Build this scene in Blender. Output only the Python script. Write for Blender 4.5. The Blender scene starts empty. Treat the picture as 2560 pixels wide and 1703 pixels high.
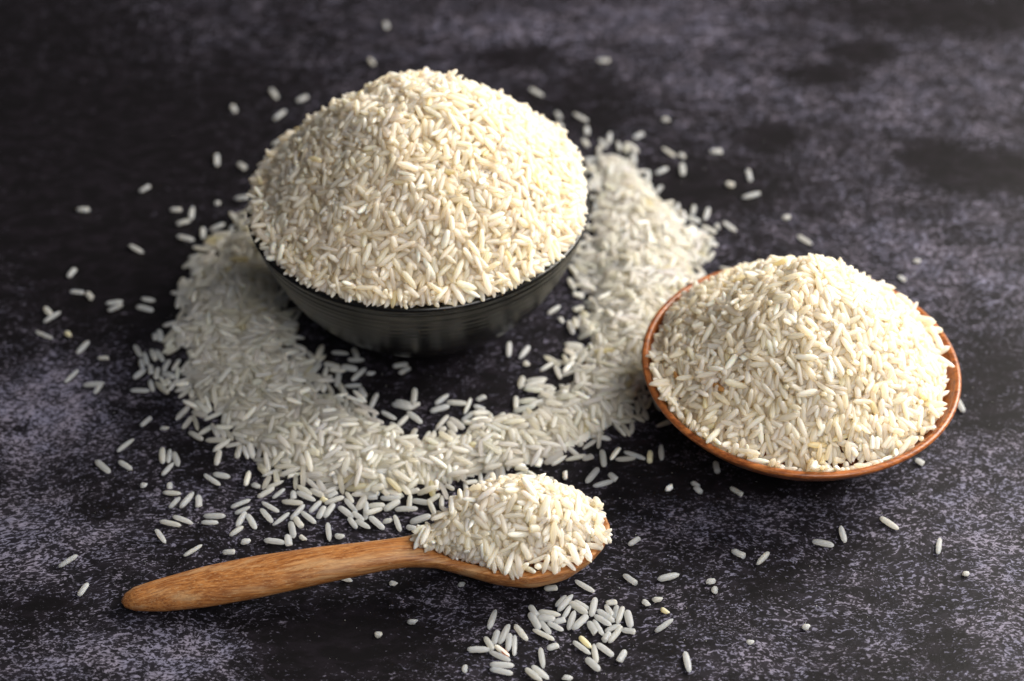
import bpy, math, random
import numpy as np
from mathutils import Vector, Matrix

SC = bpy.context.scene
COL = SC.collection
rng = np.random.default_rng(11)
random.seed(5)
MM = 0.001
K = 2560 / 2357.0            # survey coordinates were read at 2357 px width

# ------------------------------------------------------------------ camera
EL = math.radians(42.0)
CAM_H = 0.403
FOCAL = 60.0
cam_d = bpy.data.cameras.new('camera')
cam = bpy.data.objects.new('camera', cam_d)
COL.objects.link(cam)
cam.location = (0, -CAM_H / math.tan(EL), CAM_H)
cam.rotation_euler = (math.pi / 2 - EL, 0, 0)
cam_d.lens = FOCAL
cam_d.sensor_width = 36
cam_d.clip_start = 0.01
cam_d.clip_end = 50
cam_d.dof.use_dof = True
cam_d.dof.focus_distance = 0.517
cam_d.dof.aperture_fstop = 7.0
cam_d.dof.aperture_blades = 0
SC.camera = cam

# ------------------------------------------------------------------ world and lamps
w = bpy.data.worlds.new('World')
SC.world = w
w.use_nodes = True
bg = w.node_tree.nodes['Background']
bg.inputs['Color'].default_value = (0.95, 0.95, 1.0, 1)
bg.inputs['Strength'].default_value = 0.09


def area(name, loc, target, size, power, color, shape='DISK'):
    l = bpy.data.lights.new(name, 'AREA')
    l.energy = power
    l.color = color
    l.shape = shape
    l.size = size
    o = bpy.data.objects.new(name, l)
    COL.objects.link(o)
    o.location = loc
    o.rotation_euler = (Vector(target) - Vector(loc)).to_track_quat('-Z', 'Y').to_euler()
    return o


area('window_light', (0.74, 0.33, 0.55), (0.03, -0.02, 0.03), 0.72, 24.5, (1.0, 0.945, 0.855))
area('soft_fill', (0.30, -0.52, 0.60), (0.02, -0.03, 0.02), 0.50, 4.7, (1.0, 0.975, 0.94))

SC.view_settings.view_transform = 'Standard'
SC.view_settings.look = 'None'
SC.view_settings.exposure = 0.0
SC.view_settings.gamma = 1.0
SC.cycles.max_bounces = 32
SC.cycles.diffuse_bounces = 28
SC.cycles.glossy_bounces = 4
SC.cycles.transmission_bounces = 8
SC.cycles.use_denoising = True
SC.cycles.caustics_reflective = False
SC.cycles.caustics_refractive = False


# survey: photo coordinates (2357 px wide) to a point of a horizontal plane
_f = FOCAL / 36 * 2560
_C = np.array([0, -CAM_H / math.tan(EL), CAM_H])
_fw = np.array([0, math.cos(EL), -math.sin(EL)])
_up = np.array([0, math.sin(EL), math.cos(EL)])


def at_full(x, y, z=0.0):
    d = _fw + np.array([1.0, 0, 0]) * (x - 1280) / _f - _up * (y - 851.5) / _f
    return _C + d * (z - _C[2]) / d[2]


def at(x, y, z=0.0):
    return at_full(x * K, y * K, z)


# ------------------------------------------------------------------ node helpers
def new_mat(name):
    m = bpy.data.materials.new(name)
    m.use_nodes = True
    nt = m.node_tree
    nt.nodes.clear()
    return m, nt


class N:
    def __init__(s, nt):
        s.nt = nt

    def __call__(s, typ, ins=None, **props):
        n = s.nt.nodes.new(typ)
        for k, v in props.items():
            setattr(n, k, v)
        for k, v in (ins or {}).items():
            if isinstance(v, bpy.types.NodeSocket):
                s.nt.links.new(v, n.inputs[k])
            else:
                n.inputs[k].default_value = v
        return n

    def math(s, op, a, b=0.0, c=0.0, clamp=False):
        n = s.nt.nodes.new('ShaderNodeMath')
        n.operation = op
        n.use_clamp = clamp
        for i, v in enumerate((a, b, c)):
            if isinstance(v, bpy.types.NodeSocket):
                s.nt.links.new(v, n.inputs[i])
            else:
                n.inputs[i].default_value = v
        return n.outputs[0]

    def mix(s, f, a, b):
        n = s.nt.nodes.new('ShaderNodeMix')
        n.data_type = 'RGBA'
        for i, v in ((0, f), (6, a), (7, b)):
            if isinstance(v, bpy.types.NodeSocket):
                s.nt.links.new(v, n.inputs[i])
            else:
                n.inputs[i].default_value = v
        return n.outputs[2]

    def ramp(s, f, stops):
        n = s.nt.nodes.new('ShaderNodeValToRGB')
        cr = n.color_ramp
        while len(cr.elements) < len(stops):
            cr.elements.new(0.5)
        for e, (p, c) in zip(cr.elements, stops):
            e.position = p
            e.color = c if len(c) == 4 else (*c, 1)
        s.nt.links.new(f, n.inputs[0])
        return n.outputs[0]

    def smooth(s, v, lo, hi):
        n = s.nt.nodes.new('ShaderNodeMapRange')
        n.interpolation_type = 'SMOOTHSTEP'
        s.nt.links.new(v, n.inputs[0])
        for i, q in ((1, lo), (2, hi)):
            if isinstance(q, bpy.types.NodeSocket):
                s.nt.links.new(q, n.inputs[i])
            else:
                n.inputs[i].default_value = q
        return n.outputs[0]


# ------------------------------------------------------------------ materials
def mat_stone():
    m, nt = new_mat('dark_stone_print')
    n = N(nt)
    geo = n('ShaderNodeNewGeometry')
    veil = n('ShaderNodeAttribute', attribute_name='veil').outputs['Fac']
    pos = geo.outputs['Position']
    # swirl the pattern a little so that strokes bend
    warp = n('ShaderNodeTexNoise', {'Vector': pos, 'Scale': 16.0, 'Detail': 2.0})
    wv = n('ShaderNodeVectorMath', {0: warp.outputs['Color'], 1: (0.5, 0.5, 0.5)}, operation='SUBTRACT').outputs[0]
    wv = n('ShaderNodeVectorMath', {0: wv, 'Scale': 0.020}, operation='SCALE').outputs[0]
    p = n('ShaderNodeVectorMath', {0: pos, 1: wv}, operation='ADD').outputs[0]
    mp = n('ShaderNodeMapping', {'Vector': p, 'Rotation': (0, 0, math.radians(-8)), 'Scale': (0.60, 1.10, 1.0)}).outputs[0]
    fine = n('ShaderNodeTexNoise', {'Vector': mp, 'Scale': 960.0, 'Detail': 1.8, 'Roughness': 0.6, 'Distortion': 0.8}).outputs['Fac']
    mid = n('ShaderNodeTexNoise', {'Vector': mp, 'Scale': 210.0, 'Detail': 3.0, 'Roughness': 0.6, 'Distortion': 0.5}).outputs['Fac']
    big = n('ShaderNodeTexNoise', {'Vector': p, 'Scale': 46.0, 'Detail': 3.0, 'Roughness': 0.55}).outputs['Fac']
    # ridges: thin bright threads round dark cells
    rg = n.math('ABSOLUTE', n.math('SUBTRACT', n('ShaderNodeTexNoise', {'Vector': mp, 'Scale': 600.0, 'Detail': 2.0, 'Roughness': 0.6, 'Distortion': 0.6}).outputs['Fac'], 0.5))
    ridge = n.math('SUBTRACT', 1.0, n.math('MULTIPLY', rg, 9.0), clamp=True)
    # local coverage = hand-placed patches + random patches
    cov = n.math('ADD', veil, n.math('MULTIPLY', n.math('SUBTRACT', big, 0.5), 0.95))
    cov = n.math('ADD', cov, n.math('MULTIPLY', n.math('SUBTRACT', mid, 0.5), 1.1))
    thr = n.math('SUBTRACT', 0.62, n.math('MULTIPLY', cov, 0.17))
    sig = n.math('ADD', n.math('MULTIPLY', fine, 0.78), n.math('MULTIPLY', ridge, 0.20))
    lo = n.math('SUBTRACT', thr, 0.02)
    hi = n.math('ADD', thr, 0.11)
    flake = n.smooth(sig, lo, hi)
    haze = n.math('MULTIPLY', n.smooth(cov, 0.0, 1.5), 0.10)
    tone = n('ShaderNodeTexNoise', {'Vector': mp, 'Scale': 1500.0, 'Detail': 2.0, 'Roughness': 0.7}).outputs['Fac']
    amp = n.math('MULTIPLY', n.math('ADD', 0.48, n.math('MULTIPLY', cov, 0.26)), n.math('ADD', 0.1, n.math('MULTIPLY', tone, 2.0)))
    f = n.math('ADD', n.math('MULTIPLY', flake, amp), haze, clamp=True)
    hue = n('ShaderNodeTexNoise', {'Vector': pos, 'Scale': 90.0, 'Detail': 2.0}).outputs['Fac']
    light = n.mix(n.smooth(hue, 0.35, 0.65), (0.190, 0.184, 0.262, 1), (0.224, 0.204, 0.270, 1))
    dark = n.mix(n.smooth(mid, 0.4, 0.7), (0.0055, 0.0048, 0.0058, 1), (0.0105, 0.0085, 0.0115, 1))
    col = n.mix(f, dark, light)
    rough = n.math('ADD', 0.42, n.math('MULTIPLY', fine, 0.16))
    bump = n('ShaderNodeBump', {'Height': fine, 'Strength': 0.3, 'Distance': 0.0002})
    b = n('ShaderNodeBsdfPrincipled', {'Base Color': col, 'Roughness': rough, 'Normal': bump.outputs[0], 'Specular IOR Level': 0.10})
    out = n('ShaderNodeOutputMaterial', {'Surface': b.outputs[0]})
    return m


def mat_rice(name='rice', husk=False):
    m, nt = new_mat(name)
    n = N(nt)
    at_ = n('ShaderNodeAttribute', attribute_name='grain_colour')
    geo = n('ShaderNodeNewGeometry')
    nz = n('ShaderNodeTexNoise', {'Vector': geo.outputs['Position'], 'Scale': 900.0, 'Detail': 2.0}).outputs['Fac']
    uv = n('ShaderNodeAttribute', attribute_name='grain_axis').outputs['Fac']
    col = n.mix(n.math('MULTIPLY', n.smooth(nz, 0.45, 0.75), 0.15), at_.outputs['Color'], (0.90, 0.90, 0.88, 1))
    if husk:
        tc = n('ShaderNodeTexCoord').outputs['Object']
        mp = n('ShaderNodeMapping', {'Vector': tc, 'Scale': (260, 1500, 1500)}).outputs[0]
        st = n('ShaderNodeTexNoise', {'Vector': mp, 'Scale': 1.0, 'Detail': 1.0}).outputs['Fac']
        col = n.mix(n.smooth(st, 0.56, 0.62), col, (0.42, 0.12, 0.03, 1))
    bump = n('ShaderNodeBump', {'Height': nz, 'Strength': 0.25, 'Distance': 0.0002})
    pr = n('ShaderNodeBsdfPrincipled', {'Base Color': col, 'Roughness': 0.46, 'Normal': bump.outputs[0], 'Specular IOR Level': 0.42,
                                        'Subsurface Weight': 1.0, 'Subsurface Radius': (1.0, 0.86, 0.68),
                                        'Subsurface Scale': n.math('MULTIPLY', at_.outputs['Alpha'], 0.0075)})
    pr.subsurface_method = 'RANDOM_WALK'
    tr = n('ShaderNodeBsdfTranslucent', {'Color': col, 'Normal': bump.outputs[0]})
    mx = n('ShaderNodeMixShader', {0: n.math('MULTIPLY', at_.outputs['Alpha'], 1.1), 1: pr.outputs[0], 2: tr.outputs[0]})
    n('ShaderNodeOutputMaterial', {'Surface': mx.outputs[0]})
    return m


def mat_wood(name, base, dark, pale, scale, rough, axis_scale, pale_amt):
    m, nt = new_mat(name)
    n = N(nt)
    tc = n('ShaderNodeTexCoord').outputs['Object']
    wn = n('ShaderNodeTexNoise', {'Vector': tc, 'Scale': 28.0, 'Detail': 2.0})
    wv = n('ShaderNodeVectorMath', {0: wn.outputs['Color'], 'Scale': 0.006}, operation='SCALE').outputs[0]
    p = n('ShaderNodeVectorMath', {0: tc, 1: wv}, operation='ADD').outputs[0]
    mp = n('ShaderNodeMapping', {'Vector': p, 'Scale': axis_scale}).outputs[0]
    g1 = n('ShaderNodeTexNoise', {'Vector': mp, 'Scale': scale, 'Detail': 4.0, 'Roughness': 0.65}).outputs['Fac']
    g2 = n('ShaderNodeTexNoise', {'Vector': mp, 'Scale': scale * 3.4, 'Detail': 2.0, 'Roughness': 0.6}).outputs['Fac']
    g3 = n('ShaderNodeTexNoise', {'Vector': mp, 'Scale': scale * 0.22, 'Detail': 2.0}).outputs['Fac']
    col = n.mix(n.smooth(g1, 0.35, 0.66), (*dark, 1), (*base, 1))
    col = n.mix(n.math('MULTIPLY', n.smooth(g3, 0.50, 0.68), pale_amt), col, (*pale, 1))
    col = n.mix(n.math('MULTIPLY', n.smooth(g2, 0.60, 0.72), 0.55), col, (dark[0] * .55, dark[1] * .5, dark[2] * .5, 1))
    col = n.mix(n.math('MULTIPLY', n.smooth(g2, 0.45, 0.32), 0.6), col, (*pale, 1))
    bump = n('ShaderNodeBump', {'Height': n.math('ADD', g2, g1), 'Strength': 0.22, 'Distance': 0.0003})
    r = n.math('ADD', rough, n.math('MULTIPLY', g2, 0.18))
    b = n('ShaderNodeBsdfPrincipled', {'Base Color': col, 'Roughness': r, 'Normal': bump.outputs[0], 'Specular IOR Level': 0.45})
    n('ShaderNodeOutputMaterial', {'Surface': b.outputs[0]})
    return m


def mat_glaze(name, rough, stroke):
    m, nt = new_mat(name)
    n = N(nt)
    tc = n('ShaderNodeTexCoord').outputs['Object']
    # throwing lines: strokes that run round the pot
    sx = n('ShaderNodeSeparateXYZ', {0: tc})
    ang = n.math('ARCTAN2', sx.outputs[1], sx.outputs[0])
    v = n('ShaderNodeCombineXYZ', {0: n.math('MULTIPLY', n.math('SINE', ang), 1.6), 1: n.math('MULTIPLY', n.math('COSINE', ang), 1.6), 2: n.math('MULTIPLY', sx.outputs[2], 900.0)}).outputs[0]
    st = n('ShaderNodeTexNoise', {'Vector': v, 'Scale': 1.3, 'Detail': 4.0, 'Roughness': 0.7}).outputs['Fac']
    sp = n('ShaderNodeTexNoise', {'Vector': tc, 'Scale': 900.0, 'Detail': 1.0}).outputs['Fac']
    col = n.mix(n.math('MULTIPLY', n.smooth(st, 0.46, 0.74), stroke), (0.0022, 0.0022, 0.0022, 1), (0.034, 0.034, 0.031, 1))
    col = n.mix(n.math('MULTIPLY', n.smooth(sp, 0.77, 0.80), 0.7), col, (0.30, 0.17, 0.06, 1))
    bump = n('ShaderNodeBump', {'Height': st, 'Strength': 0.18, 'Distance': 0.0006})
    b = n('ShaderNodeBsdfPrincipled', {'Base Color': col, 'Roughness': n.math('ADD', rough, n.math('MULTIPLY', st, 0.2)), 'Normal': bump.outputs[0], 'Specular IOR Level': 0.42})
    n('ShaderNodeOutputMaterial', {'Surface': b.outputs[0]})
    return m


M_STONE = mat_stone()
M_RICE = mat_rice()
M_HUSK = mat_rice('rice_with_husk_streaks', True)
M_SPOON = mat_wood('spoon_wood', (0.46, 0.192, 0.056), (0.21, 0.068, 0.017), (0.58, 0.37, 0.19), 1.0, 0.34, (80, 1350, 1350), 0.5)
M_BOWLW = mat_wood('bowl_wood', (0.37, 0.115, 0.028), (0.15, 0.038, 0.010), (0.47, 0.18, 0.052), 1.0, 0.22, (130, 800, 900), 0.3)
M_GLAZE = mat_glaze('black_glaze', 0.13, 0.85)
M_RIM = mat_glaze('black_glaze_rim', 0.16, 0.15)


# ------------------------------------------------------------------ object helpers
def link(name, me, mat, parent=None):
    o = bpy.data.objects.new(name, me)
    COL.objects.link(o)
    if mat and not me.materials:
        me.materials.append(mat)
    if parent:
        o.parent = parent
    return o


def tag(o, label=None, cat=None, group=None, kind=None):
    for k, v in (('label', label), ('category', cat), ('group', group), ('kind', kind)):
        if v:
            o[k] = v
    return o


def mesh_np(name, co, faces, smooth=True):
    me = bpy.data.meshes.new(name)
    me.from_pydata([tuple(v) for v in co], [], [tuple(f) for f in faces])
    me.update()
    if smooth:
        me.polygons.foreach_set('use_smooth', [True] * len(me.polygons))
    return me


def lathe(name, prof, seg=128, wob=0.0, ridges=0.0):
    """closed profile [(r, z)...] in metres turned about z"""
    co, fa = [], []
    n = len(prof)
    if ridges:
        prof = [(r + ridges * (math.sin(z * 2600) + .6 * math.sin(z * 4100 + 1)), z) for r, z in prof]
    for i in range(seg):
        a = 2 * math.pi * i / seg
        q = 1 + wob * (math.sin(2 * a + 0.7) + 0.5 * math.sin(3 * a + 2))
        for r, z in prof:
            co.append((r * math.cos(a) * q, r * math.sin(a) * q, z))
    for i in range(seg):
        j = (i + 1) % seg
        for k in range(n - 1):
            fa.append((i * n + k, j * n + k, j * n + k + 1, i * n + k + 1))
    return mesh_np(name, co, fa)


def smooth_profile(pts, per=6):
    """Catmull-Rom through profile points (mm) -> metres"""
    p = [np.array(q, float) for q in pts]
    p = [2 * p[0] - p[1]] + p + [2 * p[-1] - p[-2]]
    out = []
    for i in range(1, len(p) - 2):
        for k in range(per):
            t = k / per
            a, b, c, d = p[i - 1], p[i], p[i + 1], p[i + 2]
            out.append(0.5 * ((2 * b) + (-a + c) * t + (2 * a - 5 * b + 4 * c - d) * t * t + (-a + 3 * b - 3 * c + d) * t ** 3))
    out.append(p[-2])
    return [(max(0.0, float(q[0])) * MM, float(q[1]) * MM) for q in out]


# ------------------------------------------------------------------ the tabletop
# patches of pale print: survey x, y, radius x, radius y, amount
PATCH = [(100, 940, 150, 110, .95), (90, 1230, 190, 90, .6), (300, 1500, 260, 80, .38), (1900, 1480, 420, 110, .2), (2230, 1130, 180, 160, .3),
         (2150, 190, 260, 100, .14), (2060, 240, 200, 90, .08), (1250, 65, 230, 45, .38), (1580, 60, 160, 60, .28), (1640, 210, 180, 70, .25), (1700, 1180, 300, 110, .3),
         (1120, 780, 120, 60, .15), (2180, 620, 200, 90, .35), (2000, 480, 200, 70, .15), (400, 120, 150, 90, .12), (600, 100, 250, 40, .05), (750, 1420, 90, 30, -.1), (1000, 1400, 90, 40, .25),
         (450, 1480, 120, 60, .25), (500, 1160, 160, 40, .35), (2330, 1350, 120, 200, .35), (1450, 700, 60, 40, .2),
         (150, 420, 330, 240, -.75), (60, 80, 300, 160, -.45), (520, 260, 260, 160, -.35), (350, 620, 200, 90, -.6), (1770, 318, 66, 26, -1.2), (2280, 395, 150, 40, -1.1), (2150, 350, 60, 24, -1.0),
         (1905, 170, 95, 24, -.8), (1990, 120, 60, 22, -1.0), (2200, 30, 260, 40, -.8), (1560, 430, 220, 60, -.9), (740, 1470, 150, 90, -.55), (1440, 1070, 130, 60, -.6),
         (250, 590, 120, 50, -.4), (2250, 960, 80, 30, -.5), (2180, 1500, 80, 50, -.45), (1760, 1345, 60, 40, -.4), (2290, 850, 110, 60, -.4), (560, 1440, 60, 30, -.3), (1700, 1120, 200, 35, -.8),
         (850, 1490, 140, 80, -.5), (230, 1180, 60, 25, -.6), (40, 985, 30, 14, -.9), (1550, 1500, 120, 30, -.3), (640, 1330, 120, 26, -.5), (100, 1395, 60, 30, -.5), (330, 700, 90, 80, -.4),
         (1030, 850, 300, 110, -.35), (1200, 130, 90, 22, -.6), (1340, 250, 200, 60, -.4)]


def build_table():
    nx, ny = 300, 280
    X = np.linspace(-0.75, 0.75, nx)
    Y = np.linspace(-0.45, 0.95, ny)
    gx, gy = np.meshgrid(X, Y)
    co = np.stack([gx.ravel(), gy.ravel(), np.zeros(nx * ny)], 1)
    idx = np.arange(nx * ny).reshape(ny, nx)
    fa = np.stack([idx[:-1, :-1], idx[:-1, 1:], idx[1:, 1:], idx[1:, :-1]], -1).reshape(-1, 4)
    me = bpy.data.meshes.new('stone_tabletop')
    me.vertices.add(len(co))
    me.vertices.foreach_set('co', co.ravel())
    me.loops.add(fa.size)
    me.loops.foreach_set('vertex_index', fa.ravel().astype(np.int32))
    me.polygons.add(len(fa))
    me.polygons.foreach_set('loop_start', np.arange(0, fa.size, 4, dtype=np.int32))
    me.update(calc_edges=True)
    v = np.full(len(co), 0.30)
    for px, py, rx, ry, a in PATCH:
        c = at(px, py)
        e1 = at(px + rx, py) - c
        e2 = at(px, py - ry) - c
        q = ((co[:, 0] - c[0]) / e1[0]) ** 2 + ((co[:, 1] - c[1]) / e2[1]) ** 2
        v += .9 * a * np.exp(-q ** 1.5 * 0.8)
    at_ = me.attributes.new('veil', 'FLOAT', 'POINT')
    at_.data.foreach_set('value', np.clip(v, -1.6, 1.6))
    o = link('stone_tabletop', me, M_STONE)
    tag(o, 'black stone-patterned tabletop with mottled lavender grey speckles', kind='structure')


build_table()

# ------------------------------------------------------------------ black bowl
BB = np.array([-31.8, 18.7])
BB_R, BB_Z = 58.5, 48.0
root = bpy.data.objects.new('black_bowl', None)
COL.objects.link(root)
root.location = (BB[0] * MM, BB[1] * MM, 0)
tag(root, 'black glazed ceramic bowl heaped with cream rice, ringed by spilled grains', 'bowl')
outer = [(29.5, 3.6), (33.5, 6.0), (40, 11.5), (47, 20), (52.4, 30), (56.0, 39.5), (57.6, 45.6)]
inner = [(54.8, 45.6), (52.5, 40), (48, 31), (42, 21), (34, 13), (22, 8.5), (0.01, 7)]
OUT_B = [(28, 0), (28.6, 3.5), (29.5, 3.6)] + outer[1:] + [(58.5, 48)]
rim = [(57.6, 45.6), (58.3, 46.9), (58.5, 47.8), (58.0, 48.6), (57.1, 48.9), (56.2, 48.5), (55.5, 47.4), (54.8, 45.6)]
b = link('body', lathe('bowl_body_outer', smooth_profile(outer, 16), wob=0.002, ridges=0.00007), M_GLAZE, root)
link('rim', lathe('bowl_rim', smooth_profile(rim, 4), wob=0.002), M_RIM, root)
link('inner_wall', lathe('bowl_inner', smooth_profile(inner), wob=0.002), M_RIM, root)
foot = [(29.5, 3.6), (28.7, 2.6), (28.4, 1.1), (27.8, 0.1), (26, 0.1), (25, 2.0), (0.01, 2.6)]
link('foot', lathe('bowl_foot', smooth_profile(foot, 3), wob=0.002), M_GLAZE, root)

# ------------------------------------------------------------------ wooden bowl
WB = np.array([94.0, -38.6])
WB_R, WB_Z = 51.6, 25.0
root = bpy.data.objects.new('wooden_bowl', None)
COL.objects.link(root)
root.location = (WB[0] * MM, WB[1] * MM, 0)
tag(root, 'shallow reddish brown wooden bowl heaped with white rice at the right', 'bowl')
outer = [(22.5, 0.8), (30, 4.4), (38, 10), (45, 16.5), (49.2, 21.2), (51.0, 23.6)]
OUT_W = [(22, 0)] + outer + [(51.6, 25)]
link('body', lathe('wood_body', smooth_profile(outer), wob=0.0015), M_BOWLW, root)
rim = [(51.0, 23.6), (51.5, 24.4), (51.6, 25.1), (51.1, 25.7), (50.2, 25.8), (49.4, 25.3), (48.9, 24.2)]
link('rim', lathe('wood_rim', smooth_profile(rim, 4), wob=0.0015), M_BOWLW, root)
IN_W = [(0.01, 4.2), (18, 5.2), (30, 9.0), (39, 14.6), (45.5, 20.2), (48.9, 24.2)]
link('inner_wall', lathe('wood_inner', smooth_profile(IN_W[::-1]), wob=0.0015), M_BOWLW, root)
link('base', lathe('wood_base', smooth_profile([(22.5, 0.8), (21.8, 0.1), (20, 0.0), (0.01, 0.0)], 3)), M_BOWLW, root)

# ------------------------------------------------------------------ spoon
SP_O = np.array([-116.8, -120.4])
SP_A = math.radians(8.0)
SP_U = np.array([math.cos(SP_A), math.sin(SP_A)])
SP_V = np.array([-math.sin(SP_A), math.cos(SP_A)])
S_ = [0, 1.0, 4, 12, 25, 40, 60, 78, 86, 94, 102, 112, 122, 132, 140, 145, 147.3, 148]
W_ = [0.6, 2.2, 3.9, 5.5, 7.0, 7.3, 6.2, 4.9, 4.9, 6.6, 10.6, 15.2, 17.6, 16.6, 12.6, 7.8, 3.9, .5]
T_ = [3.6, 3.7, 4.0, 4.8, 6.8, 9.2, 12.4, 14.6, 15.0, 14.8, 14.3, 13.9, 13.6, 13.6, 13.8, 14.0, 14.0, 13.6]
B_ = [3.0, 1.6, 0.8, 0.5, 2.3, 4.6, 7.8, 9.9, 10.0, 8.8, 6.0, 2.0, 0.0, 1.6, 5.2, 8.6, 11.0, 13.0]
CR = [0.4, 1.6, 2.9, 3.8, 4.3, 4.4, 4.2, 3.4, 2.9, 1.9, 1.0, 0.7, 0.6, 0.6, 0.6, 0.6, 0.5, 0.2]
DP = [0, 0, 0, 0, 0, 0, 0, 0, 0, 0.5, 4.2, 8.6, 10.4, 8.8, 5.2, 1.4, 0, 0]
LT = [0, 0, 0, -.2, -.6, -1.0, -1.8, -2.2, -2.0, -1.4, -.6, .2, .6, .7, .7, .7, .7, .7]


def sp(arr, s):
    return np.interp(s, S_, arr)


def sp_s(arr, s, k=2.2):
    return (sp(arr, s - k) + 2 * sp(arr, s) + sp(arr, s + k)) / 4 if k else sp(arr, s)


def spoon_top(s, y):
    """upper surface height (mm) at s along, y across; -99 outside"""
    s = np.asarray(s, float)
    w_ = sp(W_, s)
    u = np.clip(np.abs((y - sp(LT, s)) / w_), 0, 1)
    t = sp(T_, s) + sp(CR, s) * np.sqrt(np.maximum(0, 1 - u ** 2))
    wi = np.maximum(w_ - 2.4, 0.5)
    ui = np.clip(np.abs((y - sp(LT, s)) / wi), 0, 1)
    return t - sp(DP, s) * (1 - ui ** 2.4)


def build_spoon():
    root = bpy.data.objects.new('wooden_spoon', None)
    COL.objects.link(root)
    root.location = (SP_O[0] * MM, SP_O[1] * MM, 0)
    root.rotation_euler = (0, 0, SP_A)
    tag(root, 'brown wooden spoon with rounded handle, its scoop piled with rice', 'spoon')
    ss = np.unique(np.concatenate([np.array([0, .25, .6, 1.0, 1.7, 2.6, 4]), np.arange(6, 142, 1.6), np.array([142, 143.5, 145, 146, 146.8, 147.4, 147.8, 148])]))
    NB, NT = 22, 30
    co = []
    for s in ss:
        k = 2.0 if 5 < s < 142 else 0
        w_, T, B, lt = sp_s(W_, s, k), sp_s(T_, s, k), sp_s(B_, s, k), sp_s(LT, s, k)
        cr, dp = sp_s(CR, s, k), sp_s(DP, s, k)
        wi = max(w_ - 2.4, .5)
        for i in range(NB):
            a = math.pi * i / NB
            y = w_ * math.cos(a)
            z = T - (T - B) * math.sin(a) ** 0.9
            co.append((s, lt + y, z))
        for i in range(NT):
            a = math.pi * i / NT
            y = -w_ * math.cos(a)
            u = min(1, abs(y / w_))
            ui = min(1, abs(y / wi))
            z = T + cr * math.sqrt(max(0, 1 - u * u)) - dp * (1 - ui ** 2.4)
            co.append((s, lt + y, z))
    n = NB + NT
    fa = []
    for r in range(len(ss) - 1):
        for i in range(n):
            j = (i + 1) % n
            fa.append((r * n + i, r * n + j, (r + 1) * n + j, (r + 1) * n + i))
    fa.append(tuple(range(n))[::-1])
    fa.append(tuple((len(ss) - 1) * n + i for i in range(n)))
    co = np.array(co) * MM
    full = mesh_np('spoon_full', co, fa)
    import bmesh
    bm = bmesh.new()
    bm.from_mesh(full)
    bmesh.ops.recalc_face_normals(bm, faces=bm.faces)
    bm.to_mesh(full)
    bm.free()
    full.update()
    nrm = np.zeros(len(co) * 3)
    full.vertices.foreach_get('normal', nrm)
    nrm = nrm.reshape(-1, 3)
    polys = [list(p.vertices) for p in full.polygons]
    cut = 93.0 * MM
    for name, sel in (('handle', lambda c: c <= cut), ('scoop', lambda c: c > cut)):
        fs = [f for f in polys if sel(np.mean(co[f, 0]))]
        used = sorted({i for f in fs for i in f})
        mp = {v: i for i, v in enumerate(used)}
        me = mesh_np(name, co[used], [[mp[i] for i in f] for f in fs])
        me.normals_split_custom_set_from_vertices([tuple(nrm[i]) for i in used])
        link(name, me, M_SPOON, root)
    bpy.data.meshes.remove(full)


build_spoon()

# ------------------------------------------------------------------ rice grains: base shapes
def grain_shape(kind, seed, rings=9, seg=8):
    """unit grain: x in [-1,1] (half length), y and z half width 1"""
    r_ = np.random.default_rng(seed)
    if kind == 'whole':
        a = np.linspace(-1, 1, rings)
        t = np.sin(a * math.pi / 2 * 0.985)
        p = r_.uniform(3.4, 6.2)
        rad = np.maximum(0, 1 - np.abs(t) ** p) ** 0.5
        rad *= 1 - r_.uniform(.0, .34) * np.clip(t, 0, 1) ** 1.5 - r_.uniform(0, .14) * np.clip(-t, 0, 1)
        rad = np.maximum(rad, 0.16)
        if r_.random() < .4:
            rad[-2] *= 0.78                       # notch left by the germ
    elif kind == 'broken':
        t = np.concatenate([np.sin(np.linspace(-1, 0.25, rings - 2) * math.pi / 2), [0.94, 1.0]])
        t[:-2] = -1 + (t[:-2] + 1) / (t[-3] + 1) * 1.8
        rad = np.maximum(0, 1 - np.abs(np.minimum(t, 0)) ** 3.4) ** 0.5
        rad[-1] = r_.uniform(.70, .86)
        rad = np.maximum(rad, .12)
    else:                                          # chip: both ends snapped
        t = np.array([-1, -.86, -.5, 0, .5, .86, 1.0])
        rad = np.array([r_.uniform(.35, .6), .78, .97, 1, .95, .78, r_.uniform(.3, .6)])
    n = len(t)
    bend = r_.uniform(-.14, .22)
    ph = r_.uniform(0, 6.28)
    am = r_.uniform(.02, .12)
    k3 = r_.uniform(.0, .07) if kind != 'chip' else .13
    slant = .22 if kind != 'chip' else .40
    co = []
    for i in range(n):
        tw = r_.normal(0, .03)
        for k in range(seg):
            f = 2 * math.pi * k / seg
            q = rad[i] * (1 + am * math.cos(2 * f + ph) + .045 * math.cos(4 * f) + k3 * math.cos(3 * f + ph) + (r_.normal(0, .07) if kind == 'chip' else 0))
            sl = 0.0
            if kind != 'whole' and i >= n - 2:
                sl = -slant * math.cos(f + ph)
            if kind == 'chip' and i <= 1:
                sl = slant * .7 * math.cos(f + ph + 2)
            co.append((t[i] + sl * .6, q * math.cos(f) + tw, q * math.sin(f) + bend * (1 - t[i] ** 2)))
    co.append((t[0] - .015, 0, bend * 0))
    co.append((t[-1] + .015, 0, 0))
    fa = []
    for i in range(n - 1):
        for k in range(seg):
            j = (k + 1) % seg
            fa.append((i * seg + k, i * seg + j, (i + 1) * seg + j, (i + 1) * seg + k))
    for k in range(seg):
        j = (k + 1) % seg
        fa.append((n * seg, j, k, k))
        fa.append((n * seg + 1, (n - 1) * seg + k, (n - 1) * seg + j, (n - 1) * seg + j))
    return np.array(co), fa


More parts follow.
